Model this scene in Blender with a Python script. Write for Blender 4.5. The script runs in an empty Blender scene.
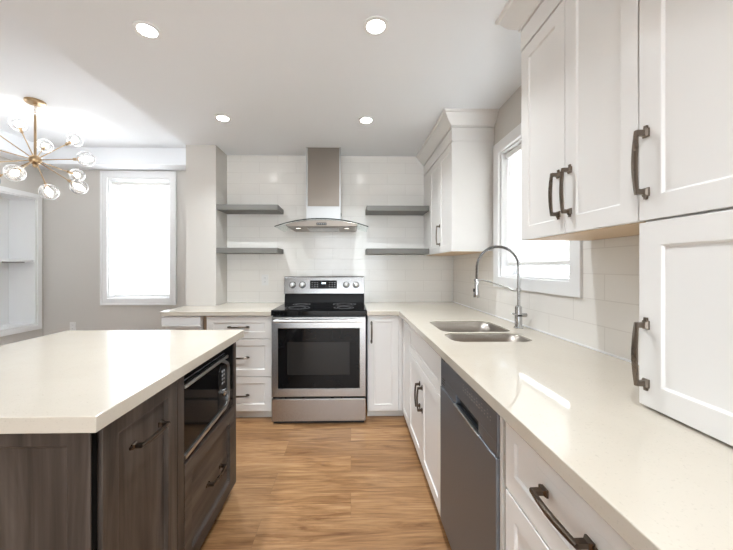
import bpy, bmesh, math, random
from mathutils import Vector, Matrix
random.seed(7)
SC = bpy.context.scene
COL = SC.collection
R = math.radians

# ------------------------------------------------------------------ camera
cam_d = bpy.data.cameras.new('camera')
cam = bpy.data.objects.new('camera', cam_d); COL.objects.link(cam)
cam.location = (0, 0, 1.2727)
cam.rotation_euler = (R(90), 0, -0.0212)
cam_d.sensor_fit = 'HORIZONTAL'; cam_d.sensor_width = 36.0
cam_d.lens = 318.85 / 733 * 36.0
cam_d.shift_x = (366.5 - 357.64) / 733
cam_d.shift_y = (267.11 - 275.0) / 733
cam_d.clip_start = 0.02
SC.camera = cam

# ------------------------------------------------------------------ world, daylight, exposure
W = bpy.data.worlds.new('world'); SC.world = W; W.use_nodes = True
bg = W.node_tree.nodes['Background']
bg.inputs[0].default_value = (0.86, 0.94, 1.0, 1); bg.inputs[1].default_value = 5.2

def area(name, loc, rot, sx, sy, power, color=(1, 1, 1)):
    d = bpy.data.lights.new(name, 'AREA'); d.shape = 'RECTANGLE'; d.size = sx; d.size_y = sy
    d.energy = power; d.color = color
    o = bpy.data.objects.new(name, d); o.location = loc; o.rotation_euler = rot; COL.objects.link(o)
    return o
# daylight outside the two windows
area('daylight_dining', (-2.54, 4.45, 1.7), (R(-90), 0, 0), 1.6, 2.2, 75, (0.95, 0.98, 1.0))
area('daylight_sink', (1.62, 1.92, 1.75), (0, R(90), 0), 1.5, 1.4, 18, (0.97, 0.99, 1.0))

SC.view_settings.view_transform = 'Standard'
SC.view_settings.look = 'None'
SC.view_settings.gamma = 1.0
SC.view_settings.use_curve_mapping = False
SC.view_settings.exposure = 0.73

DOWNLIGHT_W = 5.0
HOOD_W = .05
CHANDELIER_W = .55

# ------------------------------------------------------------------ mesh builder
class MB:
    def __init__(s): s.v = []; s.f = []; s.m = []; s.M = Matrix.Identity(4)
    def at(s, M): s.M = M; return s
    def add(s, pts, faces, mi=0):
        b = len(s.v); s.v += [tuple(s.M @ Vector(p)) for p in pts]
        for f in faces: s.f.append(tuple(b + i for i in f)); s.m.append(mi)
    def box(s, x0, x1, y0, y1, z0, z1, mi=0):
        x0, x1 = min(x0, x1), max(x0, x1); y0, y1 = min(y0, y1), max(y0, y1); z0, z1 = min(z0, z1), max(z0, z1)
        s.add([(x0,y0,z0),(x1,y0,z0),(x1,y1,z0),(x0,y1,z0),(x0,y0,z1),(x1,y0,z1),(x1,y1,z1),(x0,y1,z1)],
              [(0,3,2,1),(4,5,6,7),(0,1,5,4),(1,2,6,5),(2,3,7,6),(3,0,4,7)], mi); return s
    def prism(s, poly, d0, d1, fn, mi=0):
        """poly: 2-D outline; fn(a,b,d) -> 3-D point; extruded from d0 to d1."""
        n = len(poly)
        s.add([fn(a,b,d0) for a,b in poly] + [fn(a,b,d1) for a,b in poly],
              [tuple(range(n-1,-1,-1)), tuple(range(n,2*n))] + [(i,(i+1)%n,n+(i+1)%n,n+i) for i in range(n)], mi); return s
    def ring(s, outer, inner, d0, d1, fn, mi=0):
        n = len(outer)
        P = [fn(a,b,d) for d in (d0,d1) for a,b in outer] + [fn(a,b,d) for d in (d0,d1) for a,b in inner]
        F = []
        for i in range(n):
            j = (i+1)%n
            F += [(i,j,n+j,n+i),(2*n+j,2*n+i,3*n+i,3*n+j),(n+i,n+j,3*n+j,3*n+i),(j,i,2*n+i,2*n+j)]
        s.add(P, F, mi); return s
    def tube(s, pts, r, n=10, mi=0, caps=True, flat=None):
        pts = [Vector(p) for p in pts]; N = len(pts)
        rr = r if isinstance(r, (list, tuple)) else [r]*N
        t0 = (pts[1]-pts[0]).normalized()
        up = Vector((0,0,1)) if abs(t0.z) < .9 else Vector((0,1,0))
        if flat is not None: up = Vector(flat)
        u = (up - t0*up.dot(t0)).normalized()
        P = []
        for i in range(N):
            if i == 0: t = t0
            elif i == N-1: t = (pts[-1]-pts[-2]).normalized()
            else: t = ((pts[i+1]-pts[i]).normalized() + (pts[i]-pts[i-1]).normalized()).normalized()
            u = (u - t*u.dot(t)).normalized(); w = t.cross(u)
            for k in range(n):
                a = 2*math.pi*(k+.5)/n
                P.append(pts[i] + (u*math.cos(a) + w*math.sin(a))*rr[i])
        F = []
        for i in range(N-1):
            for k in range(n):
                k2 = (k+1)%n
                F.append((i*n+k, i*n+k2, (i+1)*n+k2, (i+1)*n+k))
        if caps: F += [tuple(range(n-1,-1,-1)), tuple((N-1)*n+k for k in range(n))]
        s.add(P, F, mi); return s
    def lathe(s, prof, origin, axis=(0,0,1), n=24, mi=0):
        """prof: (radius, distance along axis)"""
        ax = Vector(axis).normalized(); o = Vector(origin)
        u = ax.orthogonal().normalized(); w = ax.cross(u)
        P = []; F = []
        for r, h in prof:
            for k in range(n):
                a = 2*math.pi*k/n
                P.append(o + ax*h + (u*math.cos(a)+w*math.sin(a))*max(r, 1e-5))
        for i in range(len(prof)-1):
            for k in range(n):
                k2 = (k+1)%n
                F.append((i*n+k, i*n+k2, (i+1)*n+k2, (i+1)*n+k))
        F += [tuple(range(n-1,-1,-1)), tuple((len(prof)-1)*n+k for k in range(n))]
        s.add(P, F, mi); return s
    def sphere(s, c, r, n=20, m=12, mi=0, axis=(0,0,1), squash=1.0):
        return s.lathe([(r*math.sin(math.pi*i/m), -r*squash*math.cos(math.pi*i/m)) for i in range(m+1)], c, axis, n, mi)

def FR(o, right, up=(0,0,1)):
    r = Vector(right); u = Vector(up); n = r.cross(u)
    return Matrix(((r.x,u.x,n.x,o[0]),(r.y,u.y,n.y,o[1]),(r.z,u.z,n.z,o[2]),(0,0,0,1)))
RIGHT_RUN = (0,-1,0)   # faces looking towards -x
BACK_RUN = (1,0,0)     # faces looking towards -y
ISLAND_SIDE = (0,1,0)  # faces looking towards +x

def obj(name, mb, mats, parent=None, bevel=0.0, seg=2, smooth=None, label=None, cat=None, group=None, kind=None, base=None):
    root = (0,0,0)
    if parent is not None:
        p = parent
        while p.parent is not None: p = p.parent
        root = p.location
    elif base is not None: root = base
    me = bpy.data.meshes.new(name)
    rv = Vector(root)
    me.from_pydata([tuple(Vector(p)-rv) for p in mb.v], [], mb.f)
    if not isinstance(mats, (list, tuple)): mats = [mats]
    for m in mats: me.materials.append(m)
    for p, mi in zip(me.polygons, mb.m): p.material_index = mi
    bm = bmesh.new(); bm.from_mesh(me); bmesh.ops.recalc_face_normals(bm, faces=bm.faces); bm.to_mesh(me); bm.free()
    if smooth is not None:
        for p in me.polygons: p.use_smooth = True
        me.set_sharp_from_angle(angle=R(smooth))
    me.update()
    o = bpy.data.objects.new(name, me); COL.objects.link(o)
    if parent is not None: o.parent = parent
    elif base is not None: o.location = base
    if bevel:
        b = o.modifiers.new('bevel', 'BEVEL'); b.width = bevel; b.segments = seg; b.limit_method = 'ANGLE'; b.angle_limit = R(35)
    tag(o, label, cat, group, kind)
    return o
def tag(o, label=None, cat=None, group=None, kind=None):
    if label: o['label'] = label
    if cat: o['category'] = cat
    if group: o['group'] = group
    if kind: o['kind'] = kind
    return o
def thing(name, loc, label, cat, group=None):
    o = bpy.data.objects.new(name, None); o.empty_display_size = .05; o.location = loc; COL.objects.link(o)
    bpy.context.view_layer.update()
    return tag(o, label, cat, group)
def struct(name, mb, mats, **k): return obj(name, mb, mats, kind='structure', **k)
def copy_tree(o, parent=None):
    c = o.copy(); COL.objects.link(c)
    if parent is not None: c.parent = parent
    for ch in list(o.children): copy_tree(ch, c)
    return c

# ------------------------------------------------------------------ materials
class NT:
    def __init__(s, name):
        s.mat = bpy.data.materials.new(name); s.mat.use_nodes = True
        s.t = s.mat.node_tree; s.b = s.t.nodes['Principled BSDF']; s.out = s.t.nodes['Material Output']
    def n(s, typ, **kw):
        nd = s.t.nodes.new(typ)
        for k, v in kw.items(): setattr(nd, k, v)
        return nd
    def l(s, a, b): s.t.links.new(a, b)
    def coord(s, scale=(1,1,1), kind='Object'):
        tc = s.n('ShaderNodeTexCoord'); mp = s.n('ShaderNodeMapping'); mp.inputs['Scale'].default_value = scale
        s.l(tc.outputs[kind], mp.inputs['Vector']); return mp.outputs['Vector']
    def noise(s, vec, scale, detail=3, rough=.5, dist=0):
        nd = s.n('ShaderNodeTexNoise'); nd.inputs['Scale'].default_value = scale; nd.inputs['Detail'].default_value = detail
        nd.inputs['Roughness'].default_value = rough; nd.inputs['Distortion'].default_value = dist
        if vec is not None: s.l(vec, nd.inputs['Vector'])
        return nd.outputs['Fac']
    def ramp(s, fac, stops):
        nd = s.n('ShaderNodeValToRGB'); e = nd.color_ramp.elements
        while len(e) < len(stops): e.new(.5)
        for el, (p, c) in zip(e, stops): el.position = p; el.color = (*c, 1)
        s.l(fac, nd.inputs['Fac']); return nd.outputs['Color']
    def mix(s, a, b, fac, mode='MIX'):
        nd = s.n('ShaderNodeMix', data_type='RGBA', blend_type=mode)
        for sock, v in ((nd.inputs[6], a), (nd.inputs[7], b), (nd.inputs[0], fac)):
            if isinstance(v, (tuple, float, int)): sock.default_value = (*v, 1) if isinstance(v, tuple) else v
            else: s.l(v, sock)
        return nd.outputs[2]
    def bump(s, h, strength=.1, dist=.01):
        nd = s.n('ShaderNodeBump'); nd.inputs['Strength'].default_value = strength; nd.inputs['Distance'].default_value = dist
        s.l(h, nd.inputs['Height']); s.l(nd.outputs['Normal'], s.b.inputs['Normal']); return nd
    def set(s, **kw):
        for k, v in kw.items():
            sock = s.b.inputs[k.replace('_', ' ')]
            if isinstance(v, tuple): sock.default_value = (*v, 1)
            elif isinstance(v, (int, float)): sock.default_value = v
            else: s.l(v, sock)
        return s

def paint(name, col, rough=.6, var=.02, spec=.5):
    m = NT(name); f = m.noise(m.coord(), 3.0, 3)
    c = m.mix(tuple(x*(1-var) for x in col), tuple(min(1, x*(1+var)) for x in col), f)
    m.set(Base_Color=c, Roughness=rough, Specular_IOR_Level=spec)
    h = m.noise(m.coord(), 260, 2); m.bump(h, .03, .001)
    return m.mat
def metal(name, col, rough=.3, brush=None, metallic=1.0):
    m = NT(name)
    f = m.noise(m.coord(brush or (1,1,1)), 60 if brush else 8, 3)
    m.set(Base_Color=m.mix(tuple(x*.86 for x in col), col, f), Metallic=metallic)
    mr = m.n('ShaderNodeMapRange'); mr.inputs['To Min'].default_value = rough*.8; mr.inputs['To Max'].default_value = rough*1.25
    m.l(f, mr.inputs['Value']); m.l(mr.outputs['Result'], m.b.inputs['Roughness'])
    if brush: m.bump(f, .03, .001)
    return m.mat
def plain(name, col, rough=.4, metallic=0.0, spec=.5):
    m = NT(name); f = m.noise(m.coord(), 12, 2)
    m.set(Base_Color=m.mix(tuple(x*.94 for x in col), col, f), Roughness=rough, Metallic=metallic, Specular_IOR_Level=spec)
    return m.mat
def emit(name, col, strength):
    m = NT(name); m.set(Base_Color=col, Emission_Color=col, Emission_Strength=strength, Roughness=.5)
    m.mat.cycles.emission_sampling = 'NONE' if strength < 3 else 'AUTO'
    return m.mat
def clear_glass(name, tint=(1,1,1), refl=.08, rough=.03):
    m = NT(name); t = m.t
    tr = m.n('ShaderNodeBsdfTransparent'); tr.inputs['Color'].default_value = (*tint, 1)
    gl = m.n('ShaderNodeBsdfGlossy'); gl.inputs['Roughness'].default_value = rough
    lw = m.n('ShaderNodeLayerWeight'); lw.inputs['Blend'].default_value = .35
    mr = m.n('ShaderNodeMapRange'); mr.inputs['To Min'].default_value = refl*.5; mr.inputs['To Max'].default_value = min(1, refl*7)
    m.l(lw.outputs['Facing'], mr.inputs['Value'])
    mx = m.n('ShaderNodeMixShader'); m.l(mr.outputs['Result'], mx.inputs['Fac']); m.l(tr.outputs[0], mx.inputs[1]); m.l(gl.outputs[0], mx.inputs[2])
    m.l(mx.outputs[0], m.out.inputs['Surface']); return m.mat
def fabric_translucent(name, col, fac=.6):
    m = NT(name)
    w = m.noise(m.coord((400,400,400)), 1, 1)
    c = m.mix(tuple(x*.97 for x in col), col, w)
    m.set(Base_Color=c, Roughness=.9)
    tl = m.n('ShaderNodeBsdfTranslucent'); m.l(c, tl.inputs['Color'])
    mx = m.n('ShaderNodeMixShader'); mx.inputs['Fac'].default_value = fac
    m.l(m.b.outputs[0], mx.inputs[1]); m.l(tl.outputs[0], mx.inputs[2]); m.l(mx.outputs[0], m.out.inputs['Surface']); return m.mat

def tile_mat(name, horiz):
    m = NT(name)
    tc = m.n('ShaderNodeTexCoord'); sp = m.n('ShaderNodeSeparateXYZ'); cb = m.n('ShaderNodeCombineXYZ')
    m.l(tc.outputs['Object'], sp.inputs[0]); m.l(sp.outputs[horiz], cb.inputs['X'])
    ad = m.n('ShaderNodeMath', operation='ADD'); ad.inputs[1].default_value = -.907 + 1.12
    m.l(sp.outputs['Z'], ad.inputs[0]); m.l(ad.outputs[0], cb.inputs['Y'])
    br = m.n('ShaderNodeTexBrick'); br.offset = .5
    br.inputs['Scale'].default_value = 1; br.inputs['Brick Width'].default_value = .38; br.inputs['Row Height'].default_value = .112
    br.inputs['Mortar Size'].default_value = .0022; br.inputs['Mortar Smooth'].default_value = .15; br.inputs['Bias'].default_value = 0
    br.inputs['Color1'].default_value = (.84,.81,.765,1); br.inputs['Color2'].default_value = (.86,.83,.785,1)
    br.inputs['Mortar'].default_value = (.765,.73,.685,1)
    m.l(cb.outputs[0], br.inputs['Vector'])
    inv = m.n('ShaderNodeMath', operation='SUBTRACT'); inv.inputs[0].default_value = 1; m.l(br.outputs['Fac'], inv.inputs[1])
    wav = m.noise(m.coord((5,5,24)), 1, 2)
    sm = m.n('ShaderNodeMath', operation='MULTIPLY_ADD'); sm.inputs[1].default_value = .9
    m.l(wav, sm.inputs[0]); m.l(inv.outputs[0], sm.inputs[2])
    m.set(Base_Color=br.outputs['Color'], Roughness=.14, Specular_IOR_Level=.5)
    m.bump(sm.outputs[0], .35, .004)
    return m.mat

def floor_mat():
    m = NT('oak_plank_floor')
    tc = m.n('ShaderNodeTexCoord')
    br = m.n('ShaderNodeTexBrick'); br.offset = .37; br.offset_frequency = 2
    br.inputs['Scale'].default_value = 1; br.inputs['Brick Width'].default_value = 1.22; br.inputs['Row Height'].default_value = .18
    br.inputs['Mortar Size'].default_value = .0008; br.inputs['Mortar Smooth'].default_value = .3
    br.inputs['Color1'].default_value = (0,0,0,1); br.inputs['Color2'].default_value = (1,1,1,1); br.inputs['Mortar'].default_value = (.5,.5,.5,1)
    m.l(tc.outputs['Object'], br.inputs['Vector'])
    sp = m.n('ShaderNodeSeparateColor'); m.l(br.outputs['Color'], sp.inputs[0])
    # per-plank offset of the grain
    va = m.n('ShaderNodeCombineXYZ'); mul = m.n('ShaderNodeMath', operation='MULTIPLY'); mul.inputs[1].default_value = 37.0
    m.l(sp.outputs[0], mul.inputs[0]); m.l(mul.outputs[0], va.inputs['Z'])
    mp = m.n('ShaderNodeMapping'); mp.inputs['Scale'].default_value = (1.4, 12, 1); m.l(tc.outputs['Object'], mp.inputs['Vector'])
    vadd = m.n('ShaderNodeVectorMath', operation='ADD'); m.l(mp.outputs[0], vadd.inputs[0]); m.l(va.outputs[0], vadd.inputs[1])
    g1 = m.noise(vadd.outputs[0], 1.6, 6, .62, 1.2)
    mp2 = m.n('ShaderNodeMapping'); mp2.inputs['Scale'].default_value = (2.2, 60, 1); m.l(tc.outputs['Object'], mp2.inputs['Vector'])
    g2 = m.noise(mp2.outputs[0], 2.0, 4, .6)
    c = m.ramp(g1, [(.27, (.20,.093,.036)), (.44, (.34,.182,.080)), (.58, (.43,.248,.118)), (.8, (.50,.308,.163))])
    c = m.mix(c, m.ramp(g2, [(.32, (.50,.43,.38)), (.6, (1,1,1))]), .60, 'MULTIPLY')
    tone = m.ramp(sp.outputs[0], [(0, (.76,.71,.66)), (.5, (.94,.92,.90)), (1, (1.06,1.05,1.04))])
    c = m.mix(c, tone, 1.0, 'MULTIPLY')
    seam = m.n('ShaderNodeMath', operation='MULTIPLY'); seam.inputs[1].default_value = .6; m.l(br.outputs['Fac'], seam.inputs[0])
    c = m.mix(c, (.14,.08,.04), seam.outputs[0])
    m.set(Base_Color=c, Roughness=.36, Specular_IOR_Level=.4)
    m.bump(g2, .05, .002)
    return m.mat

def dark_wood(name, axis='z'):
    m = NT(name)
    sc = {'z': (9, 9, .9), 'x': (.9, 9, 9), 'y': (9, .9, 9)}[axis]
    v = m.coord(sc); g = m.noise(v, 1.3, 6, .62, 1.0)
    sc2 = tuple(6*s if s > 1 else s for s in sc)
    g2 = m.noise(m.coord(sc2), 1.5, 4, .6)
    c = m.ramp(g, [(.27, (.022,.016,.013)), (.48, (.064,.049,.040)), (.72, (.128,.103,.087))])
    c = m.mix(c, m.ramp(g2, [(.3, (.62,.6,.58)), (.65, (1,1,1))]), .6, 'MULTIPLY')
    m.set(Base_Color=c, Roughness=.42, Specular_IOR_Level=.4); m.bump(g2, .06, .002)
    return m.mat

def quartz(name, col, dark):
    m = NT(name); v = m.coord()
    f = m.noise(v, 3.0, 5, .6, .6); f2 = m.noise(v, 190, 2, .5)
    c = m.mix(col, dark, m.ramp(f, [(.45, (0,0,0)), (.8, (.45,.45,.45))]))
    c = m.mix(c, tuple(x*.80 for x in dark), m.ramp(f2, [(.62, (0,0,0)), (.78, (.5,.5,.5))]))
    m.set(Base_Color=c, Roughness=.055, Specular_IOR_Level=.5)
    return m.mat

M = {}
M['wall'] = paint('greige_wall_paint', (.63,.60,.56), .7)
M['ceil'] = paint('white_ceiling_paint', (.87,.885,.91), .85, .01)
M['trim'] = paint('white_trim_paint', (.86,.86,.86), .35, .01)
M['cab'] = paint('cream_white_lacquer', (.825,.805,.78), .32, .012)
M['floor'] = floor_mat()
M['tile_back'] = tile_mat('glazed_tile_back', 'X')
M['tile_right'] = tile_mat('glazed_tile_right', 'Y')
M['quartz'] = quartz('cream_quartz', (.59,.535,.455), (.52,.465,.385))
M['wood_v'] = dark_wood('dark_stained_wood_upright', 'z')
M['wood_h'] = dark_wood('dark_stained_wood_level', 'y')
M['gap'] = plain('gap_shade', (.006,.0055,.005), .9, 0, .05)
M['steel'] = metal('brushed_steel', (.47,.46,.455), .28, (1,1,30))
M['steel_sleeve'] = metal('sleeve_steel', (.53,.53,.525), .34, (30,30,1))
M['steel_panel'] = metal('panel_steel', (.36,.355,.35), .24, (30,1,1))
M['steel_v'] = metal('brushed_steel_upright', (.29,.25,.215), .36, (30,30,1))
M['steel_dark'] = metal('dark_brushed_steel', (.27,.29,.325), .48, (30,30,1))
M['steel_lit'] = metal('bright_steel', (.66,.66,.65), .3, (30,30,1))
M['sink'] = metal('sink_steel', (.36,.32,.285), .34, (20,2,2))
M['chrome'] = metal('chrome', (.56,.56,.56), .12)
M['bronze'] = metal('dark_bronze', (.13,.105,.085), .28)
M['pewter'] = metal('antique_pewter', (.20,.165,.135), .27)
M['brass'] = metal('satin_brass', (.55,.39,.23), .3)
M['blackglass'] = plain('black_glass', (.006,.006,.0065), .06, 0, .22)
M['ovenpane'] = plain('oven_pane', (.020,.019,.018), .10, 0, .3)
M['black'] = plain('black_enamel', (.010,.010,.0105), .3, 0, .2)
M['black_soft'] = plain('black_plastic', (.02,.02,.021), .42)
M['grey_wood'] = paint('grey_shelf_lacquer', (.165,.158,.143), .5, .05)
M['ply'] = paint('warm_maple_veneer', (.72,.53,.35), .5, .06)
M['toe'] = paint('cream_toe_board', (.74,.71,.66), .5)
M['shade'] = fabric_translucent('white_shade_cloth', (.93,.93,.93), .65)
M['slat'] = fabric_translucent('white_blind_slat', (.92,.91,.89), .5)
M['glass'] = clear_glass('window_glass')
M['hoodglass'] = clear_glass('hood_glass', (.90,.93,.92), .05)
M['globe'] = clear_glass('clear_globe_glass', (.96,.96,.96), .10, .35)
M['edgeglass'] = plain('dark_glass_edge', (.03,.032,.028), .5, 0, .2)
M['bulb'] = emit('lit_bulb', (1.0,.95,.88), 4)
M['led'] = emit('lit_diffuser', (1.0,.97,.92), 30)
M['dimled'] = emit('dim_lens', (1.0,.95,.88), 1.2)
M['display'] = emit('display_glow', (.75,.9,1.0), 2.5)
M['plastic'] = plain('white_plastic', (.82,.81,.79), .35)
M['slot'] = plain('dark_slot', (.05,.05,.05), .6)
M['vinyl'] = paint('white_window_frame', (.85,.86,.87), .35, .01)
M['gravel'] = paint('pale_render_outside', (.62,.66,.72), .8, .1)
M['btn'] = plain('grey_legend', (.35,.35,.36), .5)
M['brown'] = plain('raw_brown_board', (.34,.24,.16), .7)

# ------------------------------------------------------------------ room dimensions
XR, YB, YD, XL = 1.085, 3.33, 3.88, -3.67      # right wall, kitchen back wall, dining back wall, dining left wall
XS, XC, YC = -1.566, -1.282, 3.06              # soffit edge / wall end
ZK, ZD = 2.432, 2.62                           # kitchen ceiling, dining ceiling
ZT = .907                                      # worktop height
YN = -4.2                                      # where the modelled room stops behind the camera

struct('floor', MB().box(XL-.5, XR+.15, YN, YD+.15, -.08, 0), M['floor'])
struct('ceiling', MB().box(XS, XR+.15, YN, YB+.12, ZK, ZK+.30), M['ceil'])
mb = MB().box(XL-.5, XS, YN, YD+.15, ZD, ZD+.12)
struct('ceiling_dining', mb, M['ceil'])
mb = MB().prism([(XL, YN), (XL+.24, YN), (XL+.24, 3.65), (XS, 3.65), (XS, YD), (XL, YD)], ZK, ZD, lambda a,b,d: (a,b,d))
struct('trim_1', mb, M['ceil'])                # bulkhead round the dining ceiling
struct('wall_back', MB().box(XC, XR+.15, YB, YB+.12, 0, ZK), M['tile_back'])
struct('wall_divider', MB().box(XS, XC, YC, YD+.1, 0, ZK), M['wall'])

# dining back wall with the window opening
WX0, WX1, WZ0, WZ1 = -2.905, -2.170, .897, 2.341
mb = MB()
mb.box(XL-.1, WX0, YD, YD+.15, 0, ZD).box(WX1, XS, YD, YD+.15, 0, ZD).box(WX0, WX1, YD, YD+.15, 0, WZ0).box(WX0, WX1, YD, YD+.15, WZ1, ZD)
struct('wall_dining', mb, M['wall'])
# left wall with the niche opening
NY0, NY1, NZ0, NZ1 = 2.30, 3.80, .60, 2.07
mb = MB()
mb.box(XL-.45, XL, YN, NY0, 0, ZD).box(XL-.45, XL, NY1, YD+.1, 0, ZD).box(XL-.45, XL, NY0, NY1, 0, NZ0).box(XL-.45, XL, NY0, NY1, NZ1, ZD)
struct('wall_left', mb, M['wall'])
# right wall with the sink window opening
SY0, SY1, SZ0, SZ1 = 1.532, 2.288, 1.203, 2.100
mb = MB()
mb.box(XR, XR+.15, YN, SY0, 0, ZK).box(XR, XR+.15, SY1, YB, 0, ZK).box(XR, XR+.15, SY0, SY1, 0, SZ0).box(XR, XR+.15, SY0, SY1, SZ1, ZK)
struct('wall_right', mb, M['wall'])
struct('wall_rear', MB().box(XL-.45, -1.25, YN-.12, YN, 0, ZD), M['wall'])  # unseen part wall, added to cut the light from the open rear
# tiled splashback on the right wall
TX = XR-.009
mb = MB()
mb.box(TX, XR, .2, YB, ZT+.001, 1.128).box(TX, XR, .2, 1.457, 1.128, 1.392).box(TX, XR, 2.363, YB, 1.128, 1.392)
struct('trim_2', mb, M['tile_right'])
mb = MB().box(TX-.006, TX, .83, YB, ZT+.0005, ZT+.008)
struct('trim_3', mb, M['trim'])                # bead of sealant along the splashback

# ------------------------------------------------------------------ windows
def rect(x0, x1, z0, z1): return [(x0,z0),(x1,z0),(x1,z1),(x0,z1)]
w1 = thing('window_1', (-2.54, YD, WZ0), 'tall dining room window in wide white casing behind a lowered white shade', 'window')
w1['kind'] = 'structure'
f1 = lambda a,b,d: (a, d, b)
mb = MB().ring(rect(-2.978,-2.097,.824,2.412), rect(WX0,WX1,WZ0,WZ1), YD-.02, YD, f1)
mb.ring(rect(-2.984,-2.091,.818,2.418), rect(-2.966,-2.109,.836,2.400), YD-.028, YD-.02, f1)
obj('window_casing', mb, M['trim'], w1, bevel=.003)
mb = MB().ring(rect(WX0,WX1,WZ0,WZ1), rect(WX0+.012,WX1-.012,WZ0+.012,WZ1-.012), YD, YD+.15, f1)
obj('window_jamb', mb, M['trim'], w1)
mb = MB().ring(rect(WX0+.012,WX1-.012,WZ0+.012,WZ1-.012), rect(WX0+.06,WX1-.06,WZ0+.06,WZ1-.06), YD+.10, YD+.14, f1)
mb.box(WX0+.06, WX1-.06, YD+.105, YD+.14, 1.59, 1.65)
obj('window_frame', mb, M['vinyl'], w1, bevel=.003)
obj('glass', MB().box(WX0+.06, WX1-.06, YD+.118, YD+.122, WZ0+.06, WZ1-.06), M['glass'], w1)

s1 = thing('roller_shade', (-2.54, YD+.06, 2.30), 'white roller shade pulled down inside the tall dining room window', 'window shade')
obj('shade_cloth', MB().box(WX0+.028, WX1-.02, YD+.070, YD+.072, WZ0+.035, 2.27), M['shade'], s1)
mb = MB().tube([(WX0+.014, YD+.06, 2.285), (WX1-.014, YD+.06, 2.285)], .022, 16)
obj('roller_tube', mb, M['plastic'], s1, smooth=40)
obj('hem_bar', MB().box(WX0+.028, WX1-.02, YD+.063, YD+.079, WZ0+.018, WZ0+.040), M['plastic'], s1, bevel=.004)

w2 = thing('window_2', (XR, 1.91, SZ0), 'window over the sink in white casing on the right wall', 'window')
w2['kind'] = 'structure'
f2 = lambda a,b,d: (d, a, b)
mb = MB().ring(rect(1.458,2.362,1.129,2.176), rect(SY0,SY1,SZ0,SZ1), XR-.022, XR, f2)
obj('window_casing', mb, M['trim'], w2, bevel=.003)
mb = MB().ring(rect(SY0,SY1,SZ0,SZ1), rect(SY0+.012,SY1-.012,SZ0+.012,SZ1-.012), XR, XR+.15, f2)
obj('window_jamb', mb, M['trim'], w2)
mb = MB().ring(rect(SY0+.012,SY1-.012,SZ0+.012,SZ1-.012), rect(SY0+.055,SY1-.055,SZ0+.03,SZ1-.055), XR+.09, XR+.14, f2)
obj('window_frame', mb, M['vinyl'], w2, bevel=.003)
obj('glass', MB().box(XR+.112, XR+.116, SY0+.055, SY1-.055, SZ0+.03, SZ1-.055), M['glass'], w2)

s2 = thing('venetian_blind', (XR+.05, 1.91, 2.08), 'white horizontal slat blind lowered in the window over the sink', 'window blind')
mb = MB()
z = 1.318
while z < 2.045:
    mb.M = Matrix.Translation((XR+.052, 0, z)) @ Matrix.Rotation(R(74), 4, 'Y')
    mb.box(-.0125, .0125, SY0+.02, SY1-.02, -.0006, .0006); z += .0205
mb.M = Matrix.Identity(4)
obj('slats', mb, M['slat'], s2)
obj('head_rail', MB().box(XR+.03, XR+.075, SY0+.016, SY1-.016, 2.05, 2.086), M['plastic'], s2, bevel=.003)
obj('bottom_rail', MB().box(XR+.038, XR+.066, SY0+.02, SY1-.02, 1.282, 1.306), M['plastic'], s2, bevel=.004)
for y in (1.66, 1.91, 2.16):
    obj('ladder_cord', MB().tube([(XR+.052, y, 1.30), (XR+.052, y, 2.06)], .0012, 6), M['plastic'], s2)
struct('trim_4', MB().box(XR+.30, XR+.42, .8, 3.0, .2, 1.24), M['gravel'])   # pale ledge outside the sink window

# ------------------------------------------------------------------ joinery helpers
def shaker(F, w, h, t=.02, st=.058, rl=None, rec=.007, bev=.004):
    """framed door or drawer front, lower-left corner at the frame's origin"""
    rl = st if rl is None else rl
    mb = MB(); mb.M = F
    o = [(0,0),(w,0),(w,h),(0,h)]
    i = [(st,rl),(w-st,rl),(w-st,h-rl),(st,h-rl)]
    p = [(st+bev,rl+bev),(w-st-bev,rl+bev),(w-st-bev,h-rl-bev),(st+bev,h-rl-bev)]
    P = [(a,b,0) for a,b in o] + [(a,b,t) for a,b in o] + [(a,b,t) for a,b in i] + [(a,b,t-rec) for a,b in p]
    Fc = [(3,2,1,0)]
    for k in range(4):
        j = (k+1)%4
        Fc += [(k,j,4+j,4+k),(4+k,4+j,8+j,8+k),(8+k,8+j,12+j,12+k)]
    Fc.append((12,13,14,15))
    mb.add(P, Fc); return mb

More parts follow.
